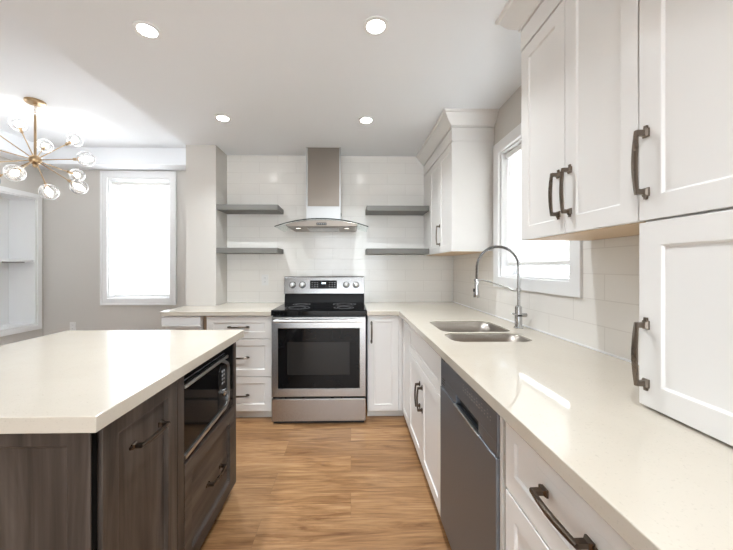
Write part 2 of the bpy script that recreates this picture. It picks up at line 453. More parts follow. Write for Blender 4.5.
def pull(F, a0, b0, a1, b1, n0, proj=.032, rad=.0062):
    """bowed bar pull with two posts on small feet; (a,b) are the two feet on the face, n0 the face height"""
    mb = MB(); mb.M = F
    A = Vector((a0,b0,0)); B = Vector((a1,b1,0)); d = (B-A).normalized(); L = (B-A).length
    sd = Vector((-d.y, d.x, 0)); N = Vector((0,0,1))
    for P0, sg in ((A,-1),(B,1)):
        c = P0
        pts = []
        hw, hl = .0085, .011
        for z_, k in ((n0,1.0),(n0+.004,1.0),(n0+.009,.62),(n0+proj*.86,.60)):
            for s1_, s2_ in ((-1,-1),(1,-1),(1,1),(-1,1)):
                pts.append(c + sd*hw*k*s1_ + d*hl*k*s2_ + N*z_)
        F_ = [(0,1,2,3)] + [(4*q+i,4*q+(i+1)%4,4*q+4+(i+1)%4,4*q+4+i) for q in range(3) for i in range(4)] + [(15,14,13,12)]
        mb.add(pts, F_)
        tb = [c+sd*.005*q+d*sg*r_ + N*(n0+h) for h in (0,.005) for q, r_ in ((-1,.009),(1,.009),(.8,.019),(-.8,.019))]
        mb.add(tb, [(0,1,2,3),(7,6,5,4),(0,4,5,1),(1,5,6,2),(2,6,7,3),(3,7,4,0)])
    n = 14; ring = []
    for q in range(n+1):
        t = q/n; e = math.sin(math.pi*t)
        c = A + d*(-.006 + t*(L+.012)) + N*(n0 + proj*.84 + .0055*e)
        hw = rad*(.85+.35*e); hh = rad*(.72+.1*e)
        for s1_, s2_ in ((-1,-.5),(-.5,-1),(.5,-1),(1,-.5),(1,.5),(.5,1),(-.5,1),(-1,.5)):
            ring.append(c + sd*hw*s1_ + N*hh*s2_)
    Fc = [(q*8+i, q*8+(i+1)%8, q*8+8+(i+1)%8, q*8+8+i) for q in range(n) for i in range(8)]
    Fc += [tuple(range(7,-1,-1)), tuple(n*8+i for i in range(8))]
    mb.add(ring, Fc)
    return mb

def crown(path, prof):
    """profile (outward, z) swept along a plan polyline, mitred; outward is to the left of travel"""
    pts = [Vector((p[0],p[1])) for p in path]; n = len(pts); mb = MB(); P = []
    for i in range(n):
        ns = []
        if i > 0: e = (pts[i]-pts[i-1]).normalized(); ns.append(Vector((-e.y,e.x)))
        if i < n-1: e = (pts[i+1]-pts[i]).normalized(); ns.append(Vector((-e.y,e.x)))
        m_ = ns[0] if len(ns) == 1 else (ns[0]+ns[1])/(1+ns[0].dot(ns[1]))
        for o_, z_ in prof: P.append((pts[i].x+m_.x*o_, pts[i].y+m_.y*o_, z_))
    k = len(prof)
    F = [(i*k+j, i*k+(j+1)%k, (i+1)*k+(j+1)%k, (i+1)*k+j) for i in range(n-1) for j in range(k)]
    F += [tuple(range(k)), tuple((n-1)*k+j for j in range(k))]
    mb.add(P, F); return mb
CROWN = [(-.012, 2.331), (.007, 2.331), (.007, 2.340), (.012, 2.345), (.020, 2.352), (.036, 2.366), (.050, 2.384),
         (.060, 2.402), (.066, 2.414), (.078, 2.418), (.080, 2.431), (-.012, 2.431)]

# ------------------------------------------------------------------ base cabinets, right-hand run
XF = .433                                      # plane of the door fronts
CB = .453                                      # plane of the carcass
def carcass_right(t, y0, y1, z0=.06, z1=.868, toe=True):
    obj('carcass', MB().box(CB, XR-.02, y0, y1, z0, z1), M['cab'], t)
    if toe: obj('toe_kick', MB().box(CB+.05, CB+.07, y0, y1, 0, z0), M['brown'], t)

t = thing('sink_cabinet', (.76, 1.95, 0), 'white two-door base cabinet under the sink, left of the dishwasher', 'cabinet')
mb = MB()   # open box so that the bowls hang inside
mb.box(CB, CB+.018, 1.52, 2.384, .06, .868).box(CB+.018, XR-.02, 2.366, 2.384, .06, .868).box(CB+.018, XR-.02, 1.52, 1.538, .06, .868)
mb.box(XR-.038, XR-.02, 1.538, 2.366, .06, .868).box(CB+.018, XR-.038, 1.538, 2.366, .06, .078)
obj('carcass', mb, M['cab'], t)
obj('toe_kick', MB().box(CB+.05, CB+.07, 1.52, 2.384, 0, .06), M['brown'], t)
obj('false_front', shaker(FR((CB,2.382,.648),RIGHT_RUN), .858, .216, st=.055), M['cab'], t, bevel=.0015)
d1 = obj('door', shaker(FR((CB,2.382,.062),RIGHT_RUN), .426, .581), M['cab'], t, bevel=.0015)
obj('handle', pull(FR((CB,2.382,.062),RIGHT_RUN), .395, .345, .395, .478, .02), M['bronze'], d1, smooth=30)
d2 = obj('door', shaker(FR((CB,1.953,.062),RIGHT_RUN), .429, .581), M['cab'], t, bevel=.0015)
obj('handle', pull(FR((CB,1.953,.062),RIGHT_RUN), .032, .345, .032, .478, .02), M['bronze'], d2, smooth=30)

t = thing('corner_cabinet', (.76, 2.7, 0), 'white blind corner base cabinet panel where the two counter runs meet', 'cabinet')
obj('carcass', MB().box(CB, XR-.02, 2.386, YB-.02, .06, .868), M['cab'], t)
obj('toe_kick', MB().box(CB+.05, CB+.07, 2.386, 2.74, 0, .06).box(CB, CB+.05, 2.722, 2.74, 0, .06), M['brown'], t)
obj('filler_panel', shaker(FR((CB,2.668,.062),RIGHT_RUN), .280, .802, st=.05), M['cab'], t, bevel=.0015)

def drawer_base(name, ya, yb, label):
    t = thing(name, (.76, (ya+yb)/2, 0), label, 'cabinet')
    carcass_right(t, yb, ya)
    w = ya-yb-.006
    for z0, h in ((.660,.203),(.363,.290),(.066,.290)):
        F = FR((CB, ya-.003, z0), RIGHT_RUN)
        d = obj('drawer', shaker(F, w, h, st=.048, rl=.055 if h < .25 else .058), M['cab'], t, bevel=.0015)
        hz = h*.56 if h < .25 else h-.10
        obj('handle', pull(F, w/2-.067, hz, w/2+.067, hz, .02, .034, .0066), M['bronze'], d, smooth=30)
    return t
drawer_base('drawer_cabinet', .887, .380, 'white drawer base cabinet nearest the camera, right of the dishwasher')

# dishwasher
t = thing('dishwasher', (.76, 1.22, 0), 'dark stainless dishwasher under the right counter', 'dishwasher')
obj('tub', MB().box(CB+.004, XR-.03, .930, 1.511, .09, .864), M['black_soft'], t)
DF = FR((CB, 1.511, 0), RIGHT_RUN)
mb = MB(); mb.M = DF; mb.box(0, .583, .075, .709, 0, .027)
obj('door', mb, M['steel_dark'], t, bevel=.003)
pn = MB(); pn.M = DF
pn.box(0, .583, .752, .864, 0, .024).box(0, .215, .713, .752, 0, .024).box(.445, .583, .713, .752, 0, .024).box(.215, .445, .713, .752, 0, .006, 1)
cp = obj('control_panel', pn, [M['steel_dark'], M['black']], t, bevel=.0015)
mb = MB(); mb.M = DF; mb.box(.205, .455, .706, .7125, .015, .031)
obj('handle_lip', mb, M['steel_lit'], cp, bevel=.002)
mb = MB(); mb.M = DF
for k in range(3): mb.box(.022+.004*k, .060+.004*k, .728+.012*k, .732+.012*k, .024, .0246)
obj('vent_slots', mb, M['slot'], cp)
mb = MB(); mb.M = DF; mb.box(.018, .066, .838, .846, .024, .0248)
obj('badge', mb, M['slot'], cp)
mb = MB(); mb.M = DF
for k in range(12):
    mb.box(.30+.0215*k, .306+.0215*k, .800, .803, .024, .0245); mb.box(.30+.0215*k, .309+.0215*k, .812, .8145, .024, .0245)
    if k % 2 == 0: mb.box(.30+.0215*k, .307+.0215*k, .824, .826, .024, .0245)
obj('button_legends', mb, M['btn'], cp)
mb = MB(); mb.M = DF; mb.box(.005, .578, 0, .072, -.05, -.03)
obj('toe_kick', mb, M['black'], t)
obj('filler_strip', MB().box(.437, .600, .908, .926, .06, .866), M['toe'], thing('end_panel', (.76,.914,0), 'slim cream filler panel between the dishwasher and the near drawers', 'panel'))

# ------------------------------------------------------------------ base cabinets, back run
YF = 2.672
t = thing('narrow_base_cabinet', (.27, 3.0, 0), 'narrow white single-door base cabinet right of the stove', 'cabinet')
obj('carcass', MB().box(.141, CB-.002, YF+.02, YB-.02, .07, .868), M['cab'], t)
obj('toe_kick', MB().box(.141, CB-.002, YF+.05, YF+.07, 0, .07), M['toe'], t)
F = FR((.147, YF+.02, .066), BACK_RUN)
d = obj('door', shaker(F, .252, .798, st=.052), M['cab'], t, bevel=.0015)
obj('handle', pull(F, .026, .585, .026, .735, .02), M['bronze'], d, smooth=30)
obj('filler', MB().box(.401, .433, YF+.004, YF+.02, .066, .864), M['cab'], t)

t = thing('drawer_cabinet', (-.93, 3.0, 0), 'white three-drawer base cabinet left of the stove, behind the island', 'cabinet')
obj('carcass', MB().box(-1.200, -.652, YF+.02, YB-.02, .07, .868), M['cab'], t)
obj('toe_kick', MB().box(-1.200, -.652, YF+.05, YF+.07, 0, .07), M['toe'], t)
for z0, h in ((.678,.186),(.364,.308),(.074,.284)):
    F = FR((-1.197, YF+.02, z0), BACK_RUN)
    d = obj('drawer', shaker(F, .536, h, st=.055), M['cab'], t, bevel=.0015)
    hz = .097 if h < .25 else h-.15
    obj('handle', pull(F, .190, hz, .335, hz, .02), M['bronze'], d, smooth=30)

t = thing('peninsula_end', (-1.4, 2.9, 0), 'white panelled counter end below the pillar at the dining side', 'cabinet')
obj('body', MB().box(-1.545, -1.243, 2.690, YC-.002, 0, .866), M['trim'], t)
obj('apron_board', MB().box(-1.562, -1.243, 2.660, 2.690, .795, .866), M['trim'], t, bevel=.003)
obj('apron_lip', MB().box(-1.555, -1.243, 2.652, 2.690, .783, .7945), M['trim'], t, bevel=.002)
obj('raw_edge', MB().box(-1.238, -1.206, 2.705, 2.735, 0, .866), M['brown'], t, label='raw brown board edge showing in the gap')

# ------------------------------------------------------------------ worktops
def rrect(x0, x1, y0, y1, r, n=6):
    o = []
    for cx_, cy_, a0 in ((x1-r,y0+r,-90),(x1-r,y1-r,0),(x0+r,y1-r,90),(x0+r,y0+r,180)):
        for k in range(n+1):
            a = R(a0+90*k/n); o.append((cx_+r*math.cos(a), cy_+r*math.sin(a)))
    return o
def poly_with_holes(outer, holes, z0, z1):
    bm = bmesh.new()
    loops = [outer]+holes; edges = []
    for lp in loops:
        vs = [bm.verts.new((a,b,z1)) for a,b in lp]
        edges += [bm.edges.new((vs[i], vs[(i+1)%len(vs)])) for i in range(len(vs))]
    bmesh.ops.triangle_fill(bm, use_beauty=True, use_dissolve=False, edges=edges)
    bm.verts.index_update()
    mb = MB(); V = [tuple(v.co) for v in bm.verts]; Fc = [tuple(v.index for v in f.verts) for f in bm.faces]
    n = len(V)
    mb.add(V + [(a,b,z0) for a,b,_ in V], Fc + [tuple(n+i for i in reversed(f)) for f in Fc])
    k = 0
    for lp in loops:
        L = len(lp)
        b0 = 0 if lp is outer else k
        for i in range(L): mb.f.append((k+i, k+(i+1)%L, n+k+(i+1)%L, n+k+i)); mb.m.append(0)
        k += L
    bm.free(); return mb
FARB = (.520, .925, 1.785, 2.150); NEARB = (.505, .915, 1.548, 1.757)
mb = poly_with_holes([(.401,-.10),(XR-.001,-.10),(XR-.001,YB-.001),(.134,YB-.001),(.134,2.644),(.401,2.644)],
                     [rrect(*FARB,.07), rrect(*NEARB,.06)], ZT-.036, ZT)
obj('countertop', mb, M['quartz'], bevel=.002, label='cream quartz L-shaped countertop with the sink let into it', cat='countertop')
mb = MB().prism([(XS+.002,2.644),(-.650,2.644),(-.650,YB-.001),(XC+.001,YB-.001),(XC+.001,YC-.001),(XS+.002,YC-.001)], ZT-.036, ZT, lambda a,b,d: (a,b,d))
obj('countertop', mb, M['quartz'], bevel=.002, label='short cream quartz countertop left of the stove, running past the pillar', cat='countertop')

# sink
t = thing('sink', (.72, 1.86, .70), 'double bowl stainless undermount sink in the right counter', 'sink')
def bowl(b, r, depth):
    x0,x1,y0,y1 = b; o = rrect(x0+.0015,x1-.0015,y0+.0015,y1-.0015,r); mb = MB(); n = len(o); cx_,cy_ = (x0+x1)/2,(y0+y1)/2
    P = []
    for s_, z_ in ((1.0,ZT-.008),(.985,ZT-.09),(.97,ZT-depth+.03),(.93,ZT-depth+.008),(.86,ZT-depth)):
        P += [(cx_+(a-cx_)*s_, cy_+(c-cy_)*s_, z_) for a,c in o]
    Fc = [(q*n+i, q*n+(i+1)%n, q*n+n+(i+1)%n, q*n+n+i) for q in range(4) for i in range(n)] + [tuple(4*n+i for i in range(n))]
    mb.add(P, Fc); return mb
for b, r, dp in ((FARB,.07,.20),(NEARB,.06,.17)):
    bo = obj('bowl', bowl(b, r, dp), M['sink'], t, smooth=50)
    sol = bo.modifiers.new('thick', 'SOLIDIFY'); sol.thickness = .0012; sol.offset = -1
    cx_,cy_ = (b[0]+b[1])/2,(b[2]+b[3])/2
    obj('drain', MB().lathe([(.044,0),(.044,.002),(.036,.003),(.030,-.0005),(.0,-.0005)],(cx_,cy_,ZT-dp+.001)), M['chrome'], bo, smooth=40)
obj('divider', MB().box(.52,.90,1.760,1.782,ZT-.10,ZT-.0365), M['sink'], t, bevel=.008, seg=3)

# faucet
FX, FY = 1.006, 1.894
t = thing('faucet', (FX, FY, ZT), 'chrome spring-neck pull-down faucet behind the sink', 'faucet')
obj('base', MB().lathe([(.027,0),(.027,.006),(.021,.010),(.0205,.085),(.0195,.090),(.0195,.128),(.013,.134),(.010,.136)],(FX,FY,ZT)), M['chrome'], t, smooth=35)
obj('collar', MB().lathe([(.0212,0),(.0212,.010)],(FX,FY,ZT+.072)), M['black_soft'], t, smooth=35, label='black collar ring')
obj('stem', MB().tube([(FX+.002,FY,ZT+.134),(FX+.002,FY,1.31)], .0085, 14), M['chrome'], t, smooth=35)
arc = [(FX+.002, FY, 1.25), (FX+.002, FY, 1.30)]
AX, AZ, AR = .881, 1.268, .1265
for k in range(0, 25):
    a = R(8 + k*172/24); arc.append((AX+AR*math.cos(a), FY, AZ+AR*math.sin(a)))
arc += [(AX-AR-.001, FY, 1.235), (.752, FY, 1.19)]
obj('hose', MB().tube(arc, .006, 10), M['black_soft'], t, smooth=40)
# coil spring around the hose
def along(pts, n):
    pts = [Vector(p) for p in pts]; d = [0]
    for i in range(1,len(pts)): d.append(d[-1]+(pts[i]-pts[i-1]).length)
    out = []; j = 0
    for k in range(n):
        s_ = d[-1]*k/(n-1)
        while j < len(d)-2 and d[j+1] < s_: j += 1
        out.append(pts[j].lerp(pts[j+1], (s_-d[j])/max(1e-9,d[j+1]-d[j])))
    return out, d[-1]
nsp = 62*8
cp_, L_ = along(arc, nsp); coil = []
for k, p in enumerate(cp_):
    q = cp_[min(k+1,nsp-1)]-cp_[max(k-1,0)]; tdir = q.normalized(); s_ = Vector((0,1,0)); n_ = tdir.cross(s_)
    a = 2*math.pi*k/8; coil.append(p + (s_*math.cos(a)+n_*math.sin(a))*.0085)
obj('spring', MB().tube(coil, .0017, 5, flat=(1,0,0)), M['chrome'], t, smooth=60)
obj('spray_head', MB().lathe([(.008,.205),(.0105,.198),(.0115,.15),(.016,.125),(.0175,.095),(.0165,.093),(.0,.093)],(.752,FY,.998)), M['chrome'], t, smooth=35)
obj('spray_button', MB().box(.733,.737,FY-.006,FY+.006,1.125,1.145), M['black_soft'], t, bevel=.001)
hp = []
for k in range(17):
    u = k/16; hp.append((.766+(FX-.766)*u, FY-.002, 1.195-.055*(3*u*u-2*u**3) - .012*math.sin(math.pi*2*u)*.0 - (.008 if .75<u<.95 else 0)))
obj('docking_arm', MB().tube(hp, .0048, 10), M['chrome'], t, smooth=40)
obj('dock_ring', MB().lathe([(.0135,-.008),(.0135,.008)],(FX+.002,FY,1.138)), M['chrome'], t, smooth=35)
obj('dock_clip', MB().lathe([(.0145,-.007),(.0145,.007)],(.752,FY,1.195)), M['chrome'], t, smooth=35)
obj('lever', MB().tube([(FX-.015,FY-.012,.985),(FX-.055,FY-.030,1.000)], [.0065,.0045], 10), M['chrome'], t, smooth=35)
obj('valve_cap', MB().tube([(FX+.012,FY-.004,.985),(FX+.045,FY-.010,.985)], .0125, 14), M['chrome'], t, smooth=35)

# ------------------------------------------------------------------ stove
RX0, RX1, RY = -.6395, .120, 2.585
t = thing('stove', (-.26, 2.95, 0), 'stainless electric range with black glass cooktop and oven door', 'stove')
obj('body', MB().box(RX0+.004, RX1-.004, RY+.03, 3.27, .03, .885), M['black'], t)
obj('foot_rail', MB().box(RX0+.012, RX1-.012, RY+.02, RY+.04, .004, .03), M['black_soft'], t)
drw = obj('storage_drawer', MB().box(RX0, RX1, RY, RY+.028, .026, .208), M['steel'], t, bevel=.004)
mb = MB().ring(rect(RX0,RX1,.224,.868), rect(-.590,.071,.288,.777), RY, RY+.028, f1)
mb.box(-.590,.071, RY+.006, RY+.026, .288, .777, 1)
dr = obj('oven_door', mb, [M['steel'], M['blackglass']], t, bevel=.003)
obj('window', MB().box(-.515,-.01, RY+.0045, RY+.006, .40, .665), M['ovenpane'], dr, bevel=.001)
mb = MB().tube([(RX0+.03,RY-.042,.843),(RX1-.03,RY-.042,.843)], .0115, 16)
for x in (RX0+.045, RX1-.045): mb.box(x-.012, x+.012, RY-.042, RY, .835, .851)
obj('door_handle', mb, M['steel_lit'], dr, smooth=35)
mb = MB().prism([(RY-.006,.882),(RY-.006,.918),(RY+.004,.925),(3.14,.925),(3.14,.882)], RX0-.004, RX1+.004, lambda a,b,d:(d,a,b))
ck = obj('cooktop', mb, M['blackglass'], t, bevel=.002)
for cx_, cy_, r_ in ((-.46,2.74,.105),(-.06,2.74,.085),(-.46,2.99,.08),(-.06,2.99,.105)):
    mb = MB()
    for rr in (r_, r_*.68): mb.ring([(cx_+rr*math.cos(2*math.pi*k/40), cy_+rr*math.sin(2*math.pi*k/40)) for k in range(40)],
                                   [(cx_+(rr-.0025)*math.cos(2*math.pi*k/40), cy_+(rr-.0025)*math.sin(2*math.pi*k/40)) for k in range(40)], .9251, .9254, lambda a,b,d:(a,b,d))
    obj('burner_ring', mb, M['btn'], ck)
BY = 3.13
mb = MB().prism([(BY+.012,.925),(BY+.03,1.015),(3.27,1.015),(3.27,.885),(3.14,.885)], RX0-.012, RX1+.012, lambda a,b,d:(d,a,b))
obj('backguard_riser', mb, M['black'], t, bevel=.002)
mb = MB().prism([(BY-.006,1.012),(BY+.016,1.172),(BY+.028,1.180),(3.27,1.180),(3.27,1.012)], RX0-.014, RX1+.014, lambda a,b,d:(d,a,b))
cpn = obj('control_panel', mb, M['steel_panel'], t, bevel=.003)
def slopeY(z): return BY-.006 + (z-1.012)/(1.172-1.012)*.022
mb = MB().prism([(slopeY(1.062)-.002,1.062),(slopeY(1.142)-.002,1.142),(slopeY(1.142)+.01,1.142),(slopeY(1.062)+.01,1.062)], -.400, -.137, lambda a,b,d:(d,a,b))
dsp = obj('display', mb, M['blackglass'], cpn)
mb = MB()
for dx_, w_ in ((-.285,.006),(-.275,.008),(-.263,.002),(-.257,.008)):
    mb.box(dx_, dx_+w_, slopeY(1.11)-.004, slopeY(1.11)-.0015, 1.108, 1.122)
obj('clock_digits', mb, M['display'], dsp)
for xs_ in ((-.385,-.360,-.335),(-.215,-.190,-.165)):
    mb = MB()
    for cx0 in xs_:
        for cz in (1.078,1.098,1.118): mb.box(cx0, cx0+.013, slopeY(cz)-.0032, slopeY(cz)-.0015, cz, cz+.004)
    obj('touch_legends', mb, M['btn'], dsp)
for x in (-.570,-.475,-.045,.050):
    ax = Vector((0,-1,.12))
    kb = obj('knob', MB().lathe([(.026,-.004),(.026,.006),(.021,.009),(.019,.030),(.016,.032),(0,.032)],(x,slopeY(1.098),1.098),ax), M['steel_lit'], cpn, smooth=35)
    obj('knob_ring', MB().lathe([(.031,-.004),(.031,.003)],(x,slopeY(1.098),1.098),ax), M['black'], kb, smooth=35)

# ------------------------------------------------------------------ range hood
HX = -.265
t = thing('range_hood', (HX, 3.2, 1.64), 'stainless chimney range hood with curved glass canopy above the stove', 'range hood')
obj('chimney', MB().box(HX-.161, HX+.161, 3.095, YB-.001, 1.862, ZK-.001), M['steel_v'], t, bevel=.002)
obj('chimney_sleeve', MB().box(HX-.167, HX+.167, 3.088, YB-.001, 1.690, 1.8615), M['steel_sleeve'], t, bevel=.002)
for s_ in (-1, 1): obj('edge_strip', MB().box(HX+s_*.153, HX+s_*.167, 3.088, 3.0945, 1.8616, ZK-.001), M['steel_sleeve'], t)  # brighter steel strips stand in for reflections along the sleeve edges
obj('side_switch', MB().box(HX+.167, HX+.173, 3.12, 3.14, 1.775, 1.805), M['black_soft'], t, bevel=.002)
def archz(x): return 1.702 - .066*((x-HX)/.425)**2
xs = [HX-.425+.85*k/32 for k in range(33)]
# front edge of the glass bows forward a little
def yfront(x): return 2.845 + .05*((x-HX)/.425)**2
P = []; n = len(xs)
for dz in (0, .009):
    for x in xs: P.append((x, yfront(x), archz(x)+dz))
    for x in xs: P.append((x, YB-.012, archz(x)+dz))
Fc = []; E_ = []
for k in range(n-1):
    Fc += [(k,k+1,n+k+1,n+k),(2*n+k+1,2*n+k,3*n+k,3*n+k+1)]
    E_ += [(k+1,k,2*n+k,2*n+k+1)]
mb = MB(); mb.add(P, Fc, 0); b0 = len(mb.v)
for f_ in E_ : mb.f.append(f_); mb.m.append(1)
for k in (0, n-1): mb.f.append((k, n+k, 3*n+k, 2*n+k)); mb.m.append(0)
for k in range(n-1): mb.f.append((n+k, n+k+1, 3*n+k+1, 3*n+k)); mb.m.append(0)
obj('glass_canopy', mb, [M['hoodglass'], M['edgeglass']], t, smooth=30)
# steel body under the glass
xb = [HX-.325+.65*k/24 for k in range(25)]
poly = [(x, min(archz(x)-.001, 1.702)) for x in xb] + [(HX+.325, 1.648), (HX+.305, 1.640), (HX-.305, 1.640), (HX-.325, 1.648)]
mb = MB().prism(poly, 2.885, YB-.002, lambda a,b,d:(a,d,b))
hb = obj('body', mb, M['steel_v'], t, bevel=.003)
obj('control_strip', MB().box(HX-.045, HX+.045, 2.8825, 2.886, 1.652, 1.674), M['slot'], hb)
mb = MB()
for k in range(5): mb.lathe([(.0045,0),(.0045,.003)], (HX-.032+.016*k, 2.8825, 1.663), (0,-1,0), 10)
obj('control_buttons', mb, M['btn'], hb)
obj('grease_filter', MB().box(HX-.15, HX+.15, 2.98, 3.28, 1.636, 1.640), M['steel'], hb, bevel=.002)
for s_ in (-1, 1):
    lm = obj('hood_light', MB().lathe([(.032,0),(.032,-.005),(.024,-.006),(.0235,-.004),(0,-.004)], (HX+s_*.225, 2.99, 1.640)), M['chrome'], hb, smooth=35)
    obj('lamp_lens', MB().lathe([(.0225,-.0045),(.0225,-.0060)], (HX+s_*.225, 2.99, 1.640)), M['dimled'], lm)
    ld = bpy.data.lights.new('hood_lamp', 'AREA'); ld.shape = 'DISK'; ld.size = .05; ld.energy = HOOD_W; ld.color = (.95,.97,1.0)
    lo = bpy.data.objects.new('hood_lamp', ld); lo.location = Vector((HX+s_*.225, 2.99, 1.630)) - t.location; lo.parent = t; COL.objects.link(lo)

# ------------------------------------------------------------------ floating shelves
def shelf_obj(x0, x1, z0, label):
    mb = MB().box(x0, x1, 3.06, YB-.001, z0, z0+.05)
    obj('floating_shelf', mb, M['grey_wood'], None, bevel=.0015, base=(x0, 3.06, z0), label=label, cat='shelf', group='grey floating shelves beside the hood')
shelf_obj(XC+.001, -.698, 1.820, 'upper grey floating shelf left of the range hood, touching the pillar')
shelf_obj(XC+.001, -.700, 1.407, 'lower grey floating shelf left of the range hood, touching the pillar')
shelf_obj(.152, .755, 1.814, 'upper grey floating shelf between the range hood and the corner wall cabinet')
shelf_obj(.152, .755, 1.402, 'lower grey floating shelf between the range hood and the corner wall cabinet')

# ------------------------------------------------------------------ wall cabinets
UX = .7625; UB = .7825
t = thing('wall_cabinet', (.93, 2.86, 1.394), 'white corner wall cabinet right of the hood, beyond the sink window', 'cabinet')
mb = MB().box(UB, XR-.001, 2.399, YB-.001, 1.396, ZK-.02)
obj('carcass', mb, M['cab'], t)
obj('end_panel', MB().box(UB-.018, XR-.002, 2.396, 2.400, 1.392, 2.222), M['cab'], t)
obj('underside', MB().box(UB, XR-.012, 2.402, YB-.012, 1.3915, 1.3955), M['ply'], t)
F = FR((UB, 2.745, 1.394), RIGHT_RUN)
d = obj('door', shaker(F, .345, 0.824, st=.055), M['cab'], t, bevel=.0015)
obj('handle', pull(F, .030, .075, .030, .227, .02), M['pewter'], d, smooth=30)
F = FR((UB, 3.065, 1.394), RIGHT_RUN)
obj('fixed_panel', shaker(F, .317, 0.824, st=.055), M['cab'], t, bevel=.0015)
obj('filler', MB().box(UX+.003, UB, 3.068, YB-.002, 1.394, 2.218), M['cab'], t)
obj('frieze', MB().box(UX, XR-.001, 2.392, YB-.002, 2.227, 2.327), M['cab'], t)
obj('crown', crown([(XR-.001,2.392),(UX,2.392),(UX,YB-.002)], CROWN), M['cab'], t, smooth=40)

t = thing('wall_cabinet', (.93, 1.12, 1.392), 'white two-door wall cabinet right of the sink window', 'cabinet')
obj('carcass', MB().box(UB, XR-.001, .832, 1.411, 1.398, ZK-.02), M['cab'], t)
obj('end_panel', MB().box(UB-.018, XR-.002, 1.411, 1.414, 1.392, 2.236), M['cab'], t)
obj('underside', MB().box(UB, XR-.012, .834, 1.409, 1.392, 1.3975), M['ply'], t)
F = FR((UB, 1.410, 1.394), RIGHT_RUN)
d = obj('door', shaker(F, .287, .838, st=.055), M['cab'], t, bevel=.0015)
obj('handle', pull(F, .257, .072, .257, .216, .02), M['pewter'], d, smooth=30)
F = FR((UB, 1.120, 1.394), RIGHT_RUN)
d = obj('door', shaker(F, .287, .838, st=.055), M['cab'], t, bevel=.0015)
obj('handle', pull(F, .028, .072, .028, .216, .02), M['pewter'], d, smooth=30)
obj('frieze', MB().box(UX, XR-.001, .832, 1.416, 2.241, 2.327), M['cab'], t)
obj('crown', crown([(XR-.001,1.416),(UX,1.416),(UX,.832)], [(-o_, z_) for o_, z_ in CROWN]), M['cab'], t, smooth=40)

t = thing('hutch_cabinet', (.93, .54, ZT), 'tall white cabinet standing on the right counter, nearest the camera', 'cabinet')
obj('carcass', MB().box(UB, XR-.011, .200, .830, ZT+.001, ZK-.02), M['cab'], t)
F = FR((UB, .828, .914), RIGHT_RUN)
d = obj('door', shaker(F, .620, .474, st=.060), M['cab'], t, bevel=.0015)
obj('handle', pull(F, .022, .060, .022, .210, .02), M['pewter'], d, smooth=30)
F = FR((UB, .828, 1.394), RIGHT_RUN)
d = obj('door', shaker(F, .620, .838, st=.060), M['cab'], t, bevel=.0015)
obj('handle', pull(F, .022, .072, .022, .224, .02), M['pewter'], d, smooth=30)
obj('frieze', MB().box(UX, XR-.001, .200, .831, 2.241, 2.327), M['cab'], t)
obj('crown', crown([(UX,.831),(UX,.200)], [(-o_, z_) for o_, z_ in CROWN]), M['cab'], t, smooth=40)

# ------------------------------------------------------------------ island
IX0, IX1, IY0, IY1 = -1.634, -.624, .7935, 1.878
t = thing('kitchen_island', (-1.12, 1.33, 0), 'dark-stained wooden kitchen island cabinet on the left', 'kitchen island')
CI = -.672                                     # carcass plane behind the fronts at -.652
ZB = .866
mb = MB()
mb.box(-1.58, CI, .846, .864, .05, ZB).box(-1.58, CI, 1.21, 1.228, .05, ZB).box(-1.58, CI, 1.81, 1.83, .05, ZB)
mb.box(-1.60, -1.58, .846, 1.83, .05, ZB).box(-1.58, CI, .864, 1.81, .05, .068).box(-1.58, CI, 1.228, 1.81, .490, .506)
obj('carcass', mb, M['wood_v'], t)
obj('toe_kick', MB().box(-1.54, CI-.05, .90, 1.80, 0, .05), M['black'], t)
obj('end_panel', shaker(FR((-1.602,.846,.045),BACK_RUN), .938, ZB-.047, st=.058, rl=.048, rec=.009, bev=.006), M['wood_v'], t, bevel=.0015)
obj('corner_gap_shade', MB().box(CI-.004, CI+.010, .830, .846, .05, ZB-.002), M['gap'], t)  # near-black solid strip stands in for the shade inside the corner gap
F = FR((CI, .852, .055), ISLAND_SIDE)
d = obj('pull_out_door', shaker(F, .360, ZB-.060, st=.058, rl=.055, rec=.016, bev=.003), M['wood_v'], t, bevel=.0015)
obj('handle', pull(F, .118, .683, .252, .683, .02), M['bronze'], d, smooth=30)
obj('stile', MB().box(CI, CI+.020, 1.216, 1.262, .05, ZB-.002), M['wood_v'], t, bevel=.0015)
obj('far_stile', MB().box(CI, CI+.018, 1.796, 1.832, .05, ZB-.002), M['wood_v'], t, bevel=.0015)
F = FR((CI, 1.266, .055), ISLAND_SIDE)
d = obj('drawer', shaker(F, .528, .440, st=.058, rl=.062, rec=.016, bev=.003), M['wood_h'], t, bevel=.0015)
obj('handle', pull(F, .200, .228, .335, .228, .02), M['bronze'], d, smooth=30)

obj('island_countertop', MB().box(IX0, IX1, IY0, IY1, ZB, ZT), M['quartz'], None, bevel=.0025,
    label='cream quartz countertop on the dark island', cat='countertop')

